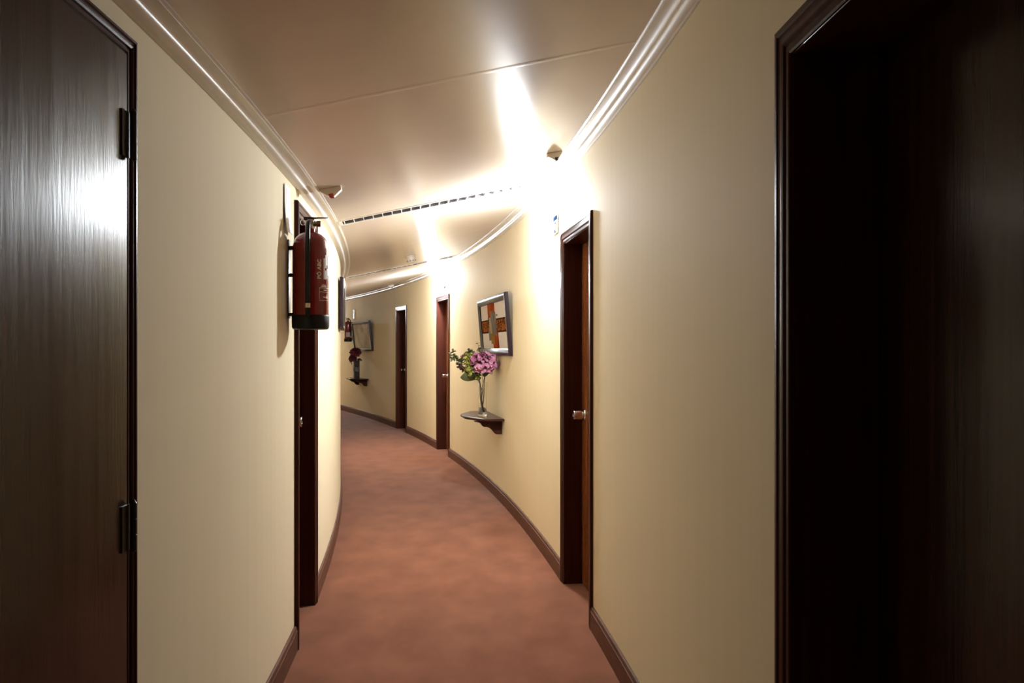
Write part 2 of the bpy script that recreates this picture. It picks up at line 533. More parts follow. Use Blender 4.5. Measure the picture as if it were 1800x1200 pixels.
DOOR_LABELS = {
    1: ('near dark varnished door with black hinges on the left wall', dict(hinges=True, cw=0.038)),
    2: ('near dark door set deep in the right wall, cut off by the frame edge', dict()),
    3: ('narrow dark door in the left wall behind the large fire extinguisher', dict(knob_x='mid')),
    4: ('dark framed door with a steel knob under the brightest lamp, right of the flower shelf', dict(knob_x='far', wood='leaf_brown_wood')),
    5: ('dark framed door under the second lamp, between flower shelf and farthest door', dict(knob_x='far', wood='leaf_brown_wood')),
    6: ('farthest dark door, on the right wall between the second lamp and the dark vase', dict(knob_x='far')),
}
for (num, side, s0, s1, rec) in DOORS:
    lab, kw = DOOR_LABELS[num]
    kw = dict(kw)
    xi = (s1 - s0) / 2 - CW
    if kw.get('knob_x') == 'far':
        kw['knob_x'] = (1 if side == 'R' else -1) * (xi - 0.085)
    elif kw.get('knob_x') == 'mid':
        kw['knob_x'] = -0.17
    make_door(num, side, s0, s1, rec, lab, **kw)

# ------------------------------------------------------------------ lamps
def make_lamp(s, z, label, d=0.092, gr=0.05):
    """Wall lamp just under the cornice: round backplate, short arm, opal globe."""
    root = empty('wall_lamp', wall_frame('R', s, 0, z), label, 'lamp', 'globe lamps high on the right wall')
    rx = Matrix.Rotation(-PI / 2, 4, 'X')            # z of the lathe becomes y, out of the wall
    b = MB()
    b.lathe([(0.042, -0.002), (0.042, 0.008), (0.036, 0.014), (0.020, 0.017), (0.018, d - gr + 0.004)], 32, rx)
    b.build('base', 'white_metal', root, smooth=40)
    g = MB()
    prof = []
    for i in range(13):
        a = -PI / 2 + PI * i / 12
        prof.append((max(0.0006, gr * math.cos(a)), gr * math.sin(a)))
    g.lathe(prof, 32, Matrix.Translation((0, d, 0)))
    g.build('globe', 'lamp', root, smooth=60)
    return root
make_lamp(5.42, 2.335, 'bright white globe lamp over the small white and blue sign, beside the steel-knob door')
make_lamp(10.97, 2.335, 'white globe lamp farther along, above the second door')
make_lamp(21.0, 2.315, 'white globe lamp beyond the bend')

# ------------------------------------------------------------------ ceiling grilles
def make_vent(t, label):
    rm = 0.5 * (SLOT_R0 + SLOT_R1)
    root = empty('ceiling_vent', ceil_frame(rm, t), label, 'vent', 'slotted grilles across the ceiling')
    hl = 0.5 * (SLOT_R1 - SLOT_R0) / math.cos(math.atan(CS))
    hw = 0.074
    f = MB()
    o = 0.014
    f.box(-hl - o, hl + o, -hw - o, -hw + 0.006, -0.005, 0.0)
    f.box(-hl - o, hl + o, hw - 0.006, hw + o, -0.005, 0.0)
    f.box(-hl - o, -hl + 0.008, -hw + 0.006, hw - 0.006, -0.005, 0.0)
    f.box(hl - 0.008, hl + o, -hw + 0.006, hw - 0.006, -0.005, 0.0)
    f.build('frame', 'white_metal', root, bevel=0.0012)
    d = MB()
    d.box(-hl + 0.002, hl - 0.002, -hw + 0.002, -hw + 0.005, 0.0005, 0.10)
    d.box(-hl + 0.002, hl - 0.002, hw - 0.005, hw - 0.002, 0.0005, 0.10)
    d.box(-hl + 0.002, -hl + 0.005, -hw + 0.005, hw - 0.005, 0.0005, 0.10)
    d.box(hl - 0.005, hl - 0.002, -hw + 0.005, hw - 0.005, 0.0005, 0.10)
    d.box(-hl + 0.002, hl - 0.002, -hw + 0.002, hw - 0.002, 0.10, 0.104)
    d.build('duct', 'vent_dark', root)
    x = -hl + 0.02
    first = None
    while x < hl - 0.01:
        if first is None:
            b = MB()
            b.box(-0.0022, 0.0022, -hw + 0.006, hw - 0.006, -0.003, 0.022)
            first = b.build('blade', 'white_metal', root)
            first.location = (x, 0, 0)
        else:
            c = first.copy()
            COL.objects.link(c)
            c.parent = root
            c.location = (x, 0, 0)
        x += 0.061
    return root
make_vent(SLOTS[0], 'white slotted ceiling grille nearest the viewer, beside the brightest lamp')
make_vent(SLOTS[1], 'white slotted ceiling grille farther off, beyond the smoke detector')

# smoke detector
sd = empty('smoke_detector', ceil_frame(37.90, 12.55), 'round off-white smoke detector on the ceiling between the two grilles', 'smoke detector')
b = MB(); b.lathe([(0.052, -0.012), (0.056, -0.010), (0.056, 0.0)], 36); b.build('base', 'white_plastic', sd)
b = MB(); b.lathe([(0.022, -0.072), (0.034, -0.070), (0.043, -0.060), (0.048, -0.040), (0.050, -0.012)], 36); b.build('dome', 'white_plastic', sd)
b = MB()
for k in range(10):
    b.box(0.0425, 0.0487, -0.005, 0.005, -0.052, -0.042, Matrix.Rotation(2 * PI * k / 10, 4, 'Z'))
b.build('grille', 'vent_dark', sd)

# wedge-shaped detectors by the cornices
def make_wedge(r, t, sgn, w, lens, label):
    root = empty('ceiling_sensor', ceil_frame(r, t), label, 'sensor', 'wedge sensors beside the cornices')
    h = w / 2
    b = MB()
    poly = [(-h, 0.0), (h, 0.0), (h, -0.018), (h * 0.15, -0.046), (-h * 0.25, -0.043), (-h, -0.010)]
    b.prism([(sgn * x, z) for x, z in poly], 'y', -0.022, 0.022)
    b.build('housing', 'white_plastic', root, bevel=0.003)
    l = MB()
    l.prism([(sgn * x, z) for x, z in [(-h * 0.30, -0.030), (h * 0.16, -0.030), (h * 0.16, -0.050), (-h * 0.26, -0.048)]], 'y', -0.026, 0.008)
    l.build('lens', lens, root, bevel=0.002)
    return root
make_wedge(37.352, 6.40, 1, 0.105, 'red_lens', 'off-white wedge sensor with red lens above the large fire extinguisher')
make_wedge(38.515, 6.75, -1, 0.085, 'dark_lens', 'small wedge sensor with dark lens in front of the brightest lamp')
make_wedge(38.53, 21.1, -1, 0.10, 'dark_lens', 'tiny far wedge sensor over the farthest door')

# ------------------------------------------------------------------ fire extinguishers
def cyl_patch(mb, r, a0, a1, z0, z1, n=8, th=0.0006):
    """Thin curved sticker on an upright cylinder about z."""
    vs, fs = [], []
    for i in range(n + 1):
        a = a0 + (a1 - a0) * i / n
        for rr in (r, r + th):
            vs.append((rr * math.cos(a), rr * math.sin(a), z0))
            vs.append((rr * math.cos(a), rr * math.sin(a), z1))
    for i in range(n):
        p, q = 4 * i, 4 * (i + 1)
        fs += [(p + 2, q + 2, q + 3, p + 3), (p, p + 1, q + 1, q), (p + 1, p + 3, q + 3, q + 1), (p, q, q + 2, p + 2)]
    fs += [(0, 2, 3, 1), (4 * n, 4 * n + 1, 4 * n + 3, 4 * n + 2)]
    mb.add(vs, fs)

def text_on_cylinder(mb, txt, size, r, a_mid, z0):
    """Lettering that runs up the side of a cylinder, thick enough to be solid."""
    cu = bpy.data.curves.new('lettering', 'FONT')
    cu.body = txt
    cu.size = size
    cu.resolution_u = 3
    cu.offset = 0.0006
    ob = bpy.data.objects.new('lettering', cu)
    COL.objects.link(ob)
    dg = bpy.context.evaluated_depsgraph_get()
    me = bpy.data.meshes.new_from_object(ob.evaluated_get(dg))
    vs = []
    for v in me.vertices:
        a = a_mid - (v.co.y) / r
        vs.append((r * math.cos(a), r * math.sin(a), z0 + v.co.x))
    mb.add(vs, [tuple(p.vertices) for p in me.polygons])
    bpy.data.objects.remove(ob)
    bpy.data.curves.remove(cu)
    bpy.data.meshes.remove(me)

def make_extinguisher(side, s, zb, label, cam_deg, print_kind, R=0.079):
    """cam_deg: direction, in the wall's frame, from which its front is seen."""
    d = R + 0.018
    root = empty('fire_extinguisher', wall_frame(side, s, d, zb), label, 'fire extinguisher', 'red fire extinguishers on the walls')
    A = rad(cam_deg)
    rz = Matrix.Rotation(A, 4, 'Z')                  # local +x of rz faces the viewer
    H = 0.43
    b = MB()
    b.lathe([(R * 0.9, 0.010), (R, 0.020), (R, 0.352), (R * 0.985, 0.372), (R * 0.93, 0.392), (R * 0.82, 0.409), (R * 0.62, 0.424),
             (R * 0.40, 0.433), (0.020, 0.438), (0.019, 0.456)], 64)
    body = b.build('cylinder', 'red_paint', root, smooth=40)
    b = MB()
    b.lathe([(R * 0.86, 0.0), (R * 0.98, 0.003), (R + 0.0025, 0.012), (R + 0.0035, 0.060), (R + 0.002, 0.064), (R + 0.0005, 0.0645)], 64)
    b.build('base_cap', 'black_plastic', root, smooth=40)
    # valve block with levers, gauge and outlet
    b = MB()
    b.lathe([(0.0205, 0.450), (0.0215, 0.454), (0.0215, 0.462), (0.015, 0.466), (0.015, 0.486)], 24)
    b.box(-0.014, 0.014, -0.013, 0.013, 0.470, 0.492, rz)
    valve = b.build('valve', 'steel', root, smooth=40, bevel=0.001)
    b = MB()
    side_y = 1.0 if side == 'L' else -1.0
    b.box(-0.012, 0.012, -0.030, 0.016, 0.490, 0.495, rz)
    b.prism([(-0.030, 0.494), (0.020, 0.496), (0.075, 0.501), (0.076, 0.504), (0.020, 0.503), (-0.030, 0.503)], 'x', -0.010, 0.010)
    for i in range(len(b.v) - 12, len(b.v)):
        b.v[i] = rz @ Vector((b.v[i].x, b.v[i].y * side_y, b.v[i].z))
    b.build('lever', 'black_metal', valve, bevel=0.001)
    g = MB()
    gm = rz @ Matrix.Translation((0.004, side_y * 0.012, 0.474)) @ Matrix.Rotation(-side_y * PI / 2, 4, 'X')
    g.lathe([(0.009, 0.0), (0.011, 0.004), (0.011, 0.014), (0.014, 0.015), (0.0145, 0.030), (0.0125, 0.032)], 20, gm)
    g.build('gauge', 'brass', valve, smooth=40)
    p = MB()
    ring = [rz @ Vector((0.004, side_y * -0.032 + 0.012 * math.cos(a), 0.478 + 0.012 * math.sin(a))) for a in [2 * PI * k / 16 for k in range(17)]]
    p.tube(ring, 0.0018, 8)
    p.tube([rz @ Vector((0.004, side_y * -0.022, 0.478)), rz @ Vector((0.004, side_y * 0.010, 0.478))], 0.002, 8)
    p.build('safety_pin', 'steel', valve)
    # hose hanging down the front
    h = MB()
    hy = side_y * -0.012
    pts = [(0.010, hy * 0.5, 0.476), (0.030, hy * 0.7, 0.478), (0.054, hy * 0.9, 0.470), (0.076, hy, 0.446), (0.088, hy, 0.412), (0.0915, hy, 0.370),
           (0.0915, hy, 0.300), (0.0915, hy, 0.200), (0.0915, hy, 0.112)]
    sm = []
    for i in range(len(pts) - 1):
        for k in range(4):
            sm.append(rz @ Vector(pts[i]).lerp(Vector(pts[i + 1]), k / 4))
    sm.append(rz @ Vector(pts[-1]))
    for _ in range(3):
        sm = [sm[0]] + [(sm[i - 1] + sm[i] * 2 + sm[i + 1]) / 4 for i in range(1, len(sm) - 1)] + [sm[-1]]
    h.tube(sm, 0.0105, 14)
    hose = h.build('hose', 'rubber', root, smooth=50)
    h = MB()
    h.lathe([(0.0115, 0.094), (0.012, 0.095), (0.012, 0.112), (0.0115, 0.113)], 18, rz @ Matrix.Translation((0.0915, hy, 0)))
    h.build('ferrule', 'ferrule', hose, smooth=40)
    h = MB()
    h.lathe([(0.0085, 0.052), (0.010, 0.060), (0.0105, 0.094)], 18, rz @ Matrix.Translation((0.0915, hy, 0)))
    h.build('nozzle', 'black_plastic', hose, smooth=40)
    # wall bracket: back plate, hook and strap
    k = MB()
    k.box(-0.022, 0.022, -d + 0.001, -d + 0.005, 0.05, 0.40)
    k.box(-0.016, 0.016, -d + 0.005, -R + 0.004, 0.355, 0.372)
    k.box(-0.016, 0.016, -d + 0.005, -R + 0.004, 0.060, 0.074)
    k.box(-0.014, 0.014, -d + 0.005, -R + 0.001, 0.235, 0.250)
    br = k.build('bracket', 'black_metal', root, bevel=0.001)
    # printed marks
    q = MB()
    if print_kind == 'letters':
        a0 = A + side_y * rad(35)
        text_on_cylinder(q, 'P\u00d3 ABC', 0.0245, R + 0.0007, a0 - rad(1), 0.222)
        rows = [(0.013, 0.222, 0.315), (0.024, 0.222, 0.262), (0.024, 0.272, 0.330), (0.036, 0.226, 0.270), (0.033, 0.285, 0.345), (0.046, 0.240, 0.325)]
        for off, z0, z1 in rows:
            aa = a0 + side_y * off / R
            cyl_patch(q, R + 0.0002, aa, aa + side_y * 0.0085 / R, z0, z1, 3)
        # small framed panel with a triangle, below
        f0, f1 = a0 - rad(7), a0 + side_y * rad(42)
        for z in (0.128, 0.182, 0.158 + 0.007, 0.1835):
            cyl_patch(q, R + 0.0002, f0, f1, z, z + 0.0012, 8)
        cyl_patch(q, R + 0.0002, f0, f0 + 0.0012 / R, 0.128, 0.1842, 1)
        for z, u0, u1 in ((0.174, 10, 26), (0.143, 8, 20), (0.190, 0, 22), (0.196, 4, 20), (0.360, 22, 28)):
            cyl_patch(q, R + 0.0002, a0 + side_y * rad(u0), a0 + side_y * rad(u1), z - 0.002, z + 0.002, 4)
        aa = a0 + side_y * rad(28)
        q.add([((R + .0009) * math.cos(aa - 0.12), (R + .0009) * math.sin(aa - 0.12), 0.138), ((R + .0009) * math.cos(aa + 0.12), (R + .0009) * math.sin(aa + 0.12), 0.138),
               ((R + .0009) * math.cos(aa), (R + .0009) * math.sin(aa), 0.160)], [(0, 1, 2)])
        q.build('printed_text', 'white_print', body, smooth=60)
    else:
        cyl_patch(q, R + 0.0003, A - rad(62), A + rad(2), 0.10, 0.20, 12)
        q.build('paper_label', 'pale_label', body, smooth=60)
    return root
make_extinguisher('L', 3.772, 1.492, 'large red extinguisher hanging on the left wall in front of a door', 8.0, 'letters')
make_extinguisher('R', 17.83, 1.520, 'small far red extinguisher on the wall beside the dark flower vase', 196.0, 'label')

# ------------------------------------------------------------------ signs
def make_extinguisher_sign(side, s, z, w, h, label, gap, plate='sign_white'):
    root = empty('fire_sign', wall_frame(side, s, 0, z), label, 'sign', 'signs above the extinguishers')
    b = MB()
    n = 8
    vs, fs = [], []
    # a thin plate, its lower edge bowing off the wall
    for i in range(n + 1):
        zz = h * i / n
        y = 0.004 + gap * (1 - i / n) ** 3
        vs += [(-w / 2, y, zz), (w / 2, y, zz), (w / 2, y + 0.003, zz), (-w / 2, y + 0.003, zz)]
    for i in range(n):
        for j in range(4):
            j2 = (j + 1) % 4
            fs.append((4 * i + j, 4 * i + j2, 4 * i + 4 + j2, 4 * i + 4 + j))
    fs += [(3, 2, 1, 0), (4 * n, 4 * n + 1, 4 * n + 2, 4 * n + 3)]
    b.add(vs, fs)
    b.build('plate', plate, root, smooth=40)
    def yy(zz): return 0.0072 + gap * (1 - zz / h) ** 3
    q = MB()
    def mark(x0, x1, z0, z1):
        m = 4
        vs, fs = [], []
        for i in range(m + 1):
            zz = z0 + (z1 - z0) * i / m
            vs += [(x0, yy(zz), zz), (x1, yy(zz), zz)]
        for i in range(m):
            fs.append((2 * i, 2 * i + 1, 2 * i + 3, 2 * i + 2))
        q.add(vs, fs)
    mark(-w * .05, w * .05, h * .62, h * .92); mark(-w * .30, -w * .22, h * .60, h * .92); mark(w * .20, w * .30, h * .60, h * .92)
    q.build('red_bars', 'sign_pink', root)
    q = MB()
    mark(-w * .32, w * .30, h * .06, h * .20); mark(-w * .24, w * .10, h * .22, h * .30); mark(-w * .12, w * .24, h * .31, h * .37)
    q.build('red_pictogram', 'sign_pink', root)
    q = MB()
    mark(-w * .30, w * .28, h * .44, h * .54)
    q.build('blue_pictogram', 'sign_sky', root)
    return root
make_extinguisher_sign('L', 3.715, 1.915, 0.135, 0.205, 'pale sign plate on the left wall directly above the large extinguisher', 0.012)
make_extinguisher_sign('R', 17.70, 2.00, 0.16, 0.21, 'thin pale sign plate above the far small extinguisher', 0.004, 'pale_label')

def make_exit_sign(s, z, w, h, label):
    root = empty('direction_sign', wall_frame('R', s, 0, z), label, 'sign', 'small signs over the doors')
    b = MB(); b.box(-w / 2, w / 2, 0.002, 0.008, 0, h); b.build('plate', 'sign_white', root, bevel=0.001)
    b = MB(); b.box(-w * .46, w * .46, 0.0082, 0.0088, h * .70, h * .96); b.build('blue_header', 'sign_blue', root)
    b = MB()
    b.prism([(-w * .30, h * .60), (w * .12, h * .60), (-w * .08, h * .44)], 'y', 0.0082, 0.0088)     # arrow head
    b.prism([(-w * .20, h * .06), (w * .14, h * .06), (w * .06, h * .26), (-w * .02, h * .36), (-w * .14, h * .30)], 'y', 0.0082, 0.0088)
    b.build('dark_pictogram', 'sign_dark', root)
    return root
make_exit_sign(5.25, 2.125, 0.155, 0.120, 'small white and blue sign just below the brightest lamp')
make_exit_sign(10.86, 2.108, 0.14, 0.11, 'tiny white sign above the second door under the farther lamp')

# ------------------------------------------------------------------ framed pictures
def make_picture(side, s, z0, Wd, H, lean, label, art):
    """Leaning out at the top; local x runs along the wall."""
    base = wall_frame(side, s, 0.004, z0) @ Matrix.Rotation(-math.asin(lean / H), 4, 'X')
    root = empty('framed_picture', base, label, 'picture', 'framed pictures on the walls')
    fw = 0.062
    prof = [(0, 0.014), (0.006, 0.022), (0.016, 0.025), (0.030, 0.034), (0.044, 0.038), (0.056, 0.036), (0.062, 0.028), (0.062, 0.0), (0, 0.0)]
    b = MB()
    k = len(prof)
    vs, fs = [], []
    xi, zi0, zi1 = Wd / 2 - fw, fw, H - fw
    for sx, sz in ((-1, 0), (-1, 1), (1, 1), (1, 0)):
        for u, v in prof:
            vs.append((sx * (xi + u), v, (zi1 + u) if sz else (zi0 - u)))
    for i in range(4):
        i2 = (i + 1) % 4
        for j in range(k):
            j2 = (j + 1) % k
            fs.append((i * k + j, i * k + j2, i2 * k + j2, i2 * k + j))
    b.add(vs, fs)
    b.build('frame', 'frame_wood', root, smooth=40)
    hw, hh = xi + 0.004, None
    if art == 'cross':
        c = MB()
        c.box(-hw, hw, 0.004, 0.012, zi0 - 0.004, zi1 + 0.004)
        mats = ['canvas', 'paint_orange', 'paint_vein', 'paint_grey', 'paint_stone', 'paint_ochre', 'paint_dark']
        ch = zi1 - zi0
        y = 0.012
        def q(mi, x0, x1, f0, f1, lift):
            c.mi = mi
            c.box(x0, x1, y - 0.002, y + lift, zi0 + ch * f0, zi0 + ch * f1)
        q(1, -0.10, 0.28, 0.50, 1.0, 0.0008)        # upper orange column
        q(1, -0.20, 0.10, 0.0, 0.46, 0.0008)        # lower orange column
        q(6, -hw, -0.14, 0.350, 0.655, 0.0008)
        q(2, -hw, -0.14, 0.385, 0.625, 0.0014)
        q(6, 0.24, hw, 0.350, 0.655, 0.0008)
        q(2, 0.24, hw, 0.385, 0.625, 0.0014)
        q(4, 0.08, 0.24, 0.34, 0.70, 0.0020)
        q(3, -0.13, 0.10, 0.28, 0.80, 0.0026)
        q(3, 0.02, 0.13, 0.60, 0.84, 0.0032)
        q(3, 0.18, 0.30, 0.18, 0.40, 0.0020)
        q(5, 0.00, 0.18, 0.10, 0.34, 0.0034)
        q(6, 0.25, 0.29, 0.56, 0.70, 0.0020)
        q(3, -0.23, -0.15, 0.71, 0.745, 0.0008)
        c.build('canvas', mats, root)
    else:
        c = MB()
        c.box(-hw, hw, 0.004, 0.012, zi0 - 0.004, zi1 + 0.004)
        c.build('canvas', art, root)
    return root
make_picture('R', 7.71, 1.338, 1.47, 0.545, 0.045, 'dark framed painting of a brown and orange cross on white', 'cross')
make_picture('R', 16.86, 1.335, 1.42, 0.60, 0.07, 'dark framed mottled beige picture on the far wall, above the dark vase', 'far_canvas')
make_picture('L', 7.05, 1.560, 0.75, 0.42, 0.006, 'dark framed picture seen edge-on where the left wall bends away', 'left_canvas')

# ------------------------------------------------------------------ wall shelves
def make_shelf(s, ztop, Lh, label):
    root = empty('wall_shelf', wall_frame('R', s, 0.0, ztop), label, 'shelf', 'small bracket shelves on the right wall')
    th = 0.024
    b = MB()
    poly = [(-Lh, 0.002), (-Lh, 0.16), (-Lh * 0.93, 0.185), (-Lh * 0.40, 0.305), (-Lh * 0.28, 0.318), (Lh * 0.28, 0.318), (Lh * 0.40, 0.305), (Lh * 0.93, 0.185), (Lh, 0.16), (Lh, 0.002)]
    b.prism(poly, 'z', -th, 0.0)
    b.build('board', 'shelf_wood', root, bevel=0.007, seg=3)
    for sx in (-1, 1):
        k = MB()
        prof = [(0.003, -th), (0.003, -0.150), (0.050, -0.150), (0.066, -0.144), (0.080, -0.130), (0.096, -0.108), (0.116, -0.092), (0.140, -0.082),
                (0.165, -0.074), (0.186, -0.060), (0.204, -0.045), (0.226, -0.038), (0.252, -0.034), (0.262, -th)]
        x = sx * (Lh - 0.13)
        k.prism(prof, 'x', x - 0.011, x + 0.011)
        k.build('bracket', 'shelf_wood', root, bevel=0.002)
    return root
make_shelf(7.84, 0.770, 0.465, 'dark wooden bracket shelf holding the glass flower vase')
make_shelf(16.98, 0.775, 0.45, 'dark wooden bracket shelf on the far wall under the beige picture')

# ------------------------------------------------------------------ vases
VS, VD = 7.72, 0.145
vm = wall_frame('R', VS, VD, 0.770)
v = empty('glass_vase', vm, 'clear slim glass vase holding stems on the near wall shelf', 'vase')
b = MB()
b.lathe([(0.040, 0.0), (0.042, 0.002), (0.042, 0.016), (0.039, 0.040), (0.0375, 0.10), (0.038, 0.18), (0.041, 0.26), (0.0445, 0.315), (0.0445, 0.318),
         (0.0425, 0.318), (0.0385, 0.258), (0.0355, 0.18), (0.035, 0.10), (0.036, 0.045), (0.034, 0.034), (0.001, 0.030)], 40)
b.build('body', 'glass', v, smooth=50)

fvm = wall_frame('R', 16.80, 0.185, 0.775)
fv = empty('ceramic_vase', fvm, 'dark square vase with a pale patterned band on the far shelf', 'vase')
b = MB()
b.box(-0.052, 0.052, -0.052, 0.052, 0.0, 0.006)
for (x0, x1, y0, y1) in ((-.055, -.047, -.055, .055), (.047, .055, -.055, .055), (-.047, .047, -.055, -.047), (-.047, .047, .047, .055)):
    b.box(x0, x1, y0, y1, 0.0, 0.36)
b.build('body', 'far_vase', fv, bevel=0.003)
random.seed(4)
b = MB()
for face in range(4):
    b = MB()
    rz = Matrix.Rotation(face * PI / 2, 4, 'Z')
    for k in range(9):
        x = -0.036 + 0.024 * (k % 3) + random.uniform(-.004, .004) + 0.012
        z = 0.155 + 0.030 * (k // 3) + random.uniform(-.004, .004)
        pts = [rz @ Vector((x + 0.010 * math.cos(a) * (0.6 + 0.4 * math.sin(2 * a)), 0.0558, z + 0.012 * math.sin(a))) for a in [2 * PI * i / 14 for i in range(15)]]
        b.tube(pts, 0.0022, 6)
    b.build('ornament', 'vase_pattern', fv)

# ------------------------------------------------------------------ flowers
def petal(mb, base, direction, length, width, cup, ruffle, rnd, tilt_axis=None):
    """A cupped, ruffled petal patch growing from base along direction."""
    d = Vector(direction).normalized()
    side = d.cross(Vector((0, 0, 1)))
    if side.length < 0.1:
        side = d.cross(Vector((0, 1, 0)))
    side.normalize()
    side = Matrix.Rotation(rnd.uniform(-0.6, 0.6), 3, d) @ side
    nrm = side.cross(d).normalized()
    nu, nv = 7, 6
    vs, fs = [], []
    ph = rnd.uniform(0, 6)
    for i in range(nv + 1):
        f = i / nv
        wd = width * (0.25 + 0.75 * math.sin(min(1.0, f * 1.15) * PI / 2)) * (1 - 0.35 * max(0, f - 0.75) / 0.25)
        for j in range(nu + 1):
            g = 2 * j / nu - 1
            edge = length * (f - 0.10 * g * g * f)
            bow = cup * (math.sin(f * PI * 0.75) - 0.55 * g * g * f)
            wv = ruffle * f * f * math.sin(4.5 * g + ph) + ruffle * 0.6 * f ** 3 * math.sin(9 * g + ph * 2)
            vs.append(Vector(base) + d * edge + side * (wd * g) + nrm * (bow + wv))
    for i in range(nv):
        for j in range(nu):
            a = i * (nu + 1) + j
            fs.append((a, a + 1, a + nu + 2, a + nu + 1))
    mb.add(vs, fs)

def bloom(mb, c, R, rnd, layers=((6, 0.55, 1.3), (9, 0.72, 0.95), (12, 0.84, 0.6), (15, 0.92, 0.25), (16, 1.0, -0.1), (13, 1.0, -0.5), (9, 0.9, -0.9))):
    c = Vector(c)
    for cnt, rr, el in layers:
        for k in range(cnt):
            a = 2 * PI * (k + rnd.random() * 0.6) / cnt
            e = el + rnd.uniform(-0.22, 0.22)
            d = Vector((math.cos(a) * math.cos(e), math.sin(a) * math.cos(e), math.sin(e)))
            petal(mb, c + d * (R * 0.10), d, R * rr * rnd.uniform(0.88, 1.05), R * 0.34 * rnd.uniform(0.8, 1.25), R * 0.26, R * 0.075, rnd)

def leaf_blade(mb, base, d, length, width, rnd, droop=0.2, n=6, roll=None):
    d = Vector(d).normalized()
    side = d.cross(Vector((0, 0, 1)))
    if side.length < 0.1:
        side = Vector((1, 0, 0))
    side.normalize()
    side = Matrix.Rotation(rnd.uniform(-0.8, 0.8) if roll is None else roll, 3, d) @ side
    nrm = side.cross(d).normalized()
    vs, fs = [], []
    for i in range(n + 1):
        f = i / n
        w = width * math.sin(PI * (f * 0.92 + 0.06)) ** 0.8
        p = Vector(base) + d * (length * f) - Vector((0, 0, 1)) * (droop * length * f * f)
        vs += [p - side * w + nrm * (0.25 * w), p, p + side * w + nrm * (0.25 * w)]
    for i in range(n):
        a = 3 * i
        fs += [(a, a + 1, a + 4, a + 3), (a + 1, a + 2, a + 5, a + 4)]
    mb.add(vs, fs)

def curve_pts(pts, n=6):
    out = []
    P = [Vector(p) for p in pts]
    for i in range(len(P) - 1):
        p0, p1, p2, p3 = P[max(i - 1, 0)], P[i], P[i + 1], P[min(i + 2, len(P) - 1)]
        for k in range(n):
            t = k / n
            out.append(0.5 * ((2 * p1) + (p2 - p0) * t + (2 * p0 - 5 * p1 + 4 * p2 - p3) * t * t + (3 * p1 - p0 - 3 * p2 + p3) * t ** 3))
    out.append(P[-1])
    return out

def make_flower(mtx, name, label, cat, group, stem_pts, bloom_c, R, mat_bloom, seed, leaves=(), leaf_mat='leaf_green', layers=None):
    rnd = random.Random(seed)
    root = empty(name, mtx, label, cat, group)
    b = MB()
    b.tube(curve_pts(stem_pts), 0.0032, 8)
    b.build('stem', 'stem', root, smooth=60)
    b = MB()
    if layers:
        bloom(b, bloom_c, R, rnd, layers)
    else:
        bloom(b, bloom_c, R, rnd)
    b.build('bloom', mat_bloom, root, smooth=70)
    if leaves:
        b = MB()
        for base, d, ln, wd in leaves:
            leaf_blade(b, base, d, ln, wd, rnd, 0.25)
        b.build('leaf', leaf_mat, root, smooth=70)
    return root

def make_sprig(mtx, label, stem_pts, leaf_mat, seed, count, ln, wd, start=0.5, group='green sprigs in the glass vase', twigs=0):
    rnd = random.Random(seed)
    root = empty('leafy_sprig', mtx, label, 'sprig', group)
    pts = curve_pts(stem_pts, 8)
    b = MB()
    b.tube(pts, 0.0026, 7, 0.0012)
    tw = []
    for k in range(twigs):
        i = int((start + (1 - start) * (k + 0.3) / max(1, twigs)) * (len(pts) - 1))
        p = pts[i]
        q = p + Vector((rnd.uniform(-.05, .05), rnd.uniform(-.045, .045), rnd.uniform(-.02, .06)))
        b.tube([p, (p + q) / 2 + Vector((0, 0, 0.006)), q], 0.0012, 5)
        tw.append((p, q))
    b.build('stem', 'stem', root, smooth=60)
    b = MB()
    for k in range(count):
        if tw and rnd.random() < 0.65:
            p0, q0 = rnd.choice(tw)
            p = p0.lerp(q0, rnd.uniform(0.3, 1.0))
        else:
            i = int((start + (1 - start) * rnd.random()) * (len(pts) - 1))
            p = pts[i]
        d = Vector((rnd.uniform(-1, 1), rnd.uniform(-1, 1), rnd.uniform(-0.5, 1)))
        leaf_blade(b, p, d, ln * rnd.uniform(0.7, 1.2), wd * rnd.uniform(0.7, 1.2), rnd, 0.15, 4)
    b.build('leaves', leaf_mat, root, smooth=70)
    return root

# in the vase frame: +y into the corridor (left in the view), -x towards the viewer, z up from the shelf
BQ = 'stems in the glass vase'
make_flower(vm, 'peony_flower', 'large mauve peony in the glass vase', 'flower', BQ,
            [(0.012, 0.014, 0.034), (-0.006, -0.010, 0.16), (0.006, -0.018, 0.27), (-0.03, -0.018, 0.36), (-0.07, -0.006, 0.47)], (-0.08, 0.000, 0.500), 0.125, 'petal', 3,
            leaves=[((-0.05, 0.0, 0.40), (-0.6, -0.5, 0.1), 0.11, 0.03), ((-0.05, 0.02, 0.42), (-0.4, 0.8, -0.2), 0.12, 0.045)], leaf_mat='leaf_dark')
make_flower(vm, 'purple_flower', 'deep purple bloom half hidden behind the mauve peony', 'flower', BQ,
            [(-0.010, -0.016, 0.034), (0.010, 0.004, 0.15), (0.012, -0.004, 0.28), (0.05, -0.040, 0.40), (0.07, -0.055, 0.45)], (0.06, -0.045, 0.465), 0.075, 'petal_dark', 8)
make_flower(vm, 'lilac_flower', 'small lilac bloom left of the mauve peony', 'flower', BQ,
            [(0.014, -0.010, 0.034), (0.004, 0.012, 0.15), (0.012, 0.016, 0.29), (0.05, 0.07, 0.42), (0.04, 0.15, 0.52)], (0.03, 0.155, 0.545), 0.050, 'petal', 9,
            layers=((6, 0.5, 1.1), (8, 0.8, 0.6), (9, 1.0, 0.1)))
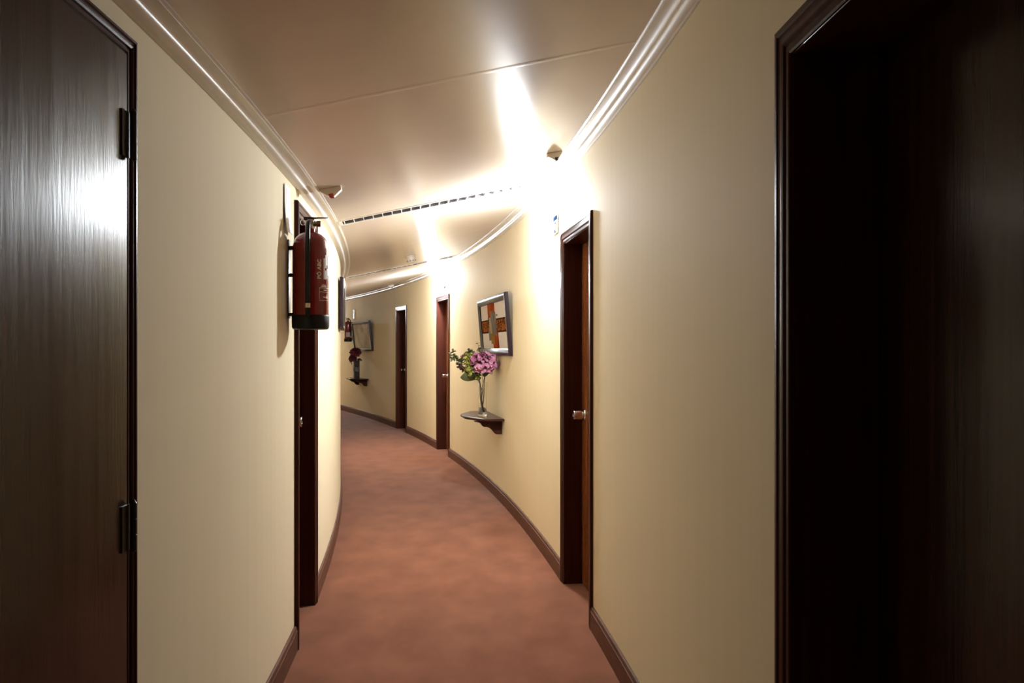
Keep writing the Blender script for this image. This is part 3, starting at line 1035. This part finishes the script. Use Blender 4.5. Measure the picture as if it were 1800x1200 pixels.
make_sprig(vm, 'long grey-green sprig reaching farthest left of the bouquet', [(0.0, 0.018, 0.034), (-0.008, -0.008, 0.15), (0.0, 0.022, 0.30), (0.01, 0.08, 0.42), (0.0, 0.17, 0.51), (0.0, 0.25, 0.52), (0.0, 0.315, 0.575)],
           'leaf_green', 21, 130, 0.036, 0.013, 0.50, twigs=9)
make_sprig(vm, 'yellow-green sprig in the middle of the bouquet', [(-0.016, 0.006, 0.034), (0.006, 0.014, 0.14), (-0.004, 0.026, 0.30), (-0.04, 0.09, 0.40), (-0.05, 0.14, 0.48), (-0.03, 0.16, 0.54)],
           'leaf_lime', 22, 260, 0.033, 0.014, 0.50, twigs=26)
make_sprig(vm, 'dusky brown sprig at the lower left of the bouquet', [(0.006, -0.02, 0.034), (-0.006, 0.010, 0.16), (0.004, 0.026, 0.30), (0.0, 0.10, 0.38), (0.0, 0.17, 0.43), (0.0, 0.21, 0.47)],
           'leaf_brown', 23, 330, 0.030, 0.013, 0.50, twigs=34)
make_sprig(vm, 'dark green sprig standing up beside the peony', [(-0.004, -0.008, 0.034), (0.008, 0.008, 0.16), (0.0, 0.018, 0.30), (0.0, 0.07, 0.43), (0.02, 0.10, 0.54), (0.03, 0.11, 0.61)],
           'leaf_green', 24, 210, 0.036, 0.015, 0.50, twigs=16)
make_sprig(vm, 'thin grey-green sprig peeping over the top of the peony', [(0.020, 0.010, 0.034), (0.012, -0.014, 0.15), (0.0, -0.006, 0.30), (0.03, 0.01, 0.45), (0.04, 0.02, 0.58), (0.04, 0.03, 0.645)],
           'leaf_green', 25, 60, 0.028, 0.011, 0.60, twigs=5)
make_sprig(vm, 'low lime sprig in front of the broad olive leaf', [(-0.018, -0.008, 0.034), (-0.012, 0.012, 0.14), (-0.014, 0.024, 0.30), (-0.05, 0.07, 0.37), (-0.07, 0.12, 0.41), (-0.07, 0.17, 0.44)],
           'leaf_lime', 26, 150, 0.028, 0.012, 0.55, twigs=16)
rt = empty('broad_leaf', vm, 'broad olive leaf hanging low at the left of the bouquet', 'leaf', BQ)
rr = random.Random(5)
b = MB(); b.tube(curve_pts([(0.018, 0.0, 0.034), (0.0, 0.02, 0.16), (-0.01, 0.028, 0.31), (-0.03, 0.04, 0.40)]), 0.0026, 7); b.build('stem', 'stem', rt)
b = MB()
leaf_blade(b, (-0.03, 0.035, 0.365), (-0.15, 1.0, 0.20), 0.185, 0.062, rr, 0.20, 10, 1.15)
leaf_blade(b, (-0.03, 0.03, 0.385), (-0.25, 0.75, 0.55), 0.14, 0.048, rr, 0.20, 10, 1.0)
leaf_blade(b, (-0.05, 0.00, 0.37), (-0.3, -0.35, 0.6), 0.11, 0.040, rr, 0.2, 10, 1.3)
leaf_blade(b, (-0.04, 0.04, 0.40), (-0.4, 0.55, 0.35), 0.12, 0.050, rr, 0.2, 10, 0.9)
b.build('leaf', 'leaf_green', rt, smooth=70)

FB = 'dark flowers in the far vase'
make_flower(fvm, 'dark_red_flower', 'upper dark red bloom in the far dark vase', 'flower', FB,
            [(0.0, 0.0, 0.01), (0.0, 0.005, 0.25), (-0.01, 0.015, 0.50)], (-0.02, 0.02, 0.525), 0.115, 'petal_red', 31)
make_flower(fvm, 'dark_red_flower', 'lower left dark red bloom in the far dark vase', 'flower', FB,
            [(0.01, 0.01, 0.01), (0.0, 0.02, 0.25), (-0.01, 0.06, 0.38)], (-0.02, 0.075, 0.40), 0.085, 'petal_red', 32)
make_sprig(fvm, 'dark leafy sprig drooping right of the far vase', [(0.0, -0.02, 0.01), (0.0, -0.02, 0.28), (-0.01, -0.05, 0.38), (-0.01, -0.09, 0.37)], 'leaf_dark', 33, 26, 0.045, 0.018, 0.55, group=FB)
make_sprig(fvm, 'dark leafy sprig drooping left of the far vase', [(0.0, 0.02, 0.01), (0.0, 0.03, 0.28), (-0.01, 0.07, 0.36), (-0.01, 0.11, 0.31)], 'leaf_dark', 34, 30, 0.045, 0.018, 0.55, group=FB)
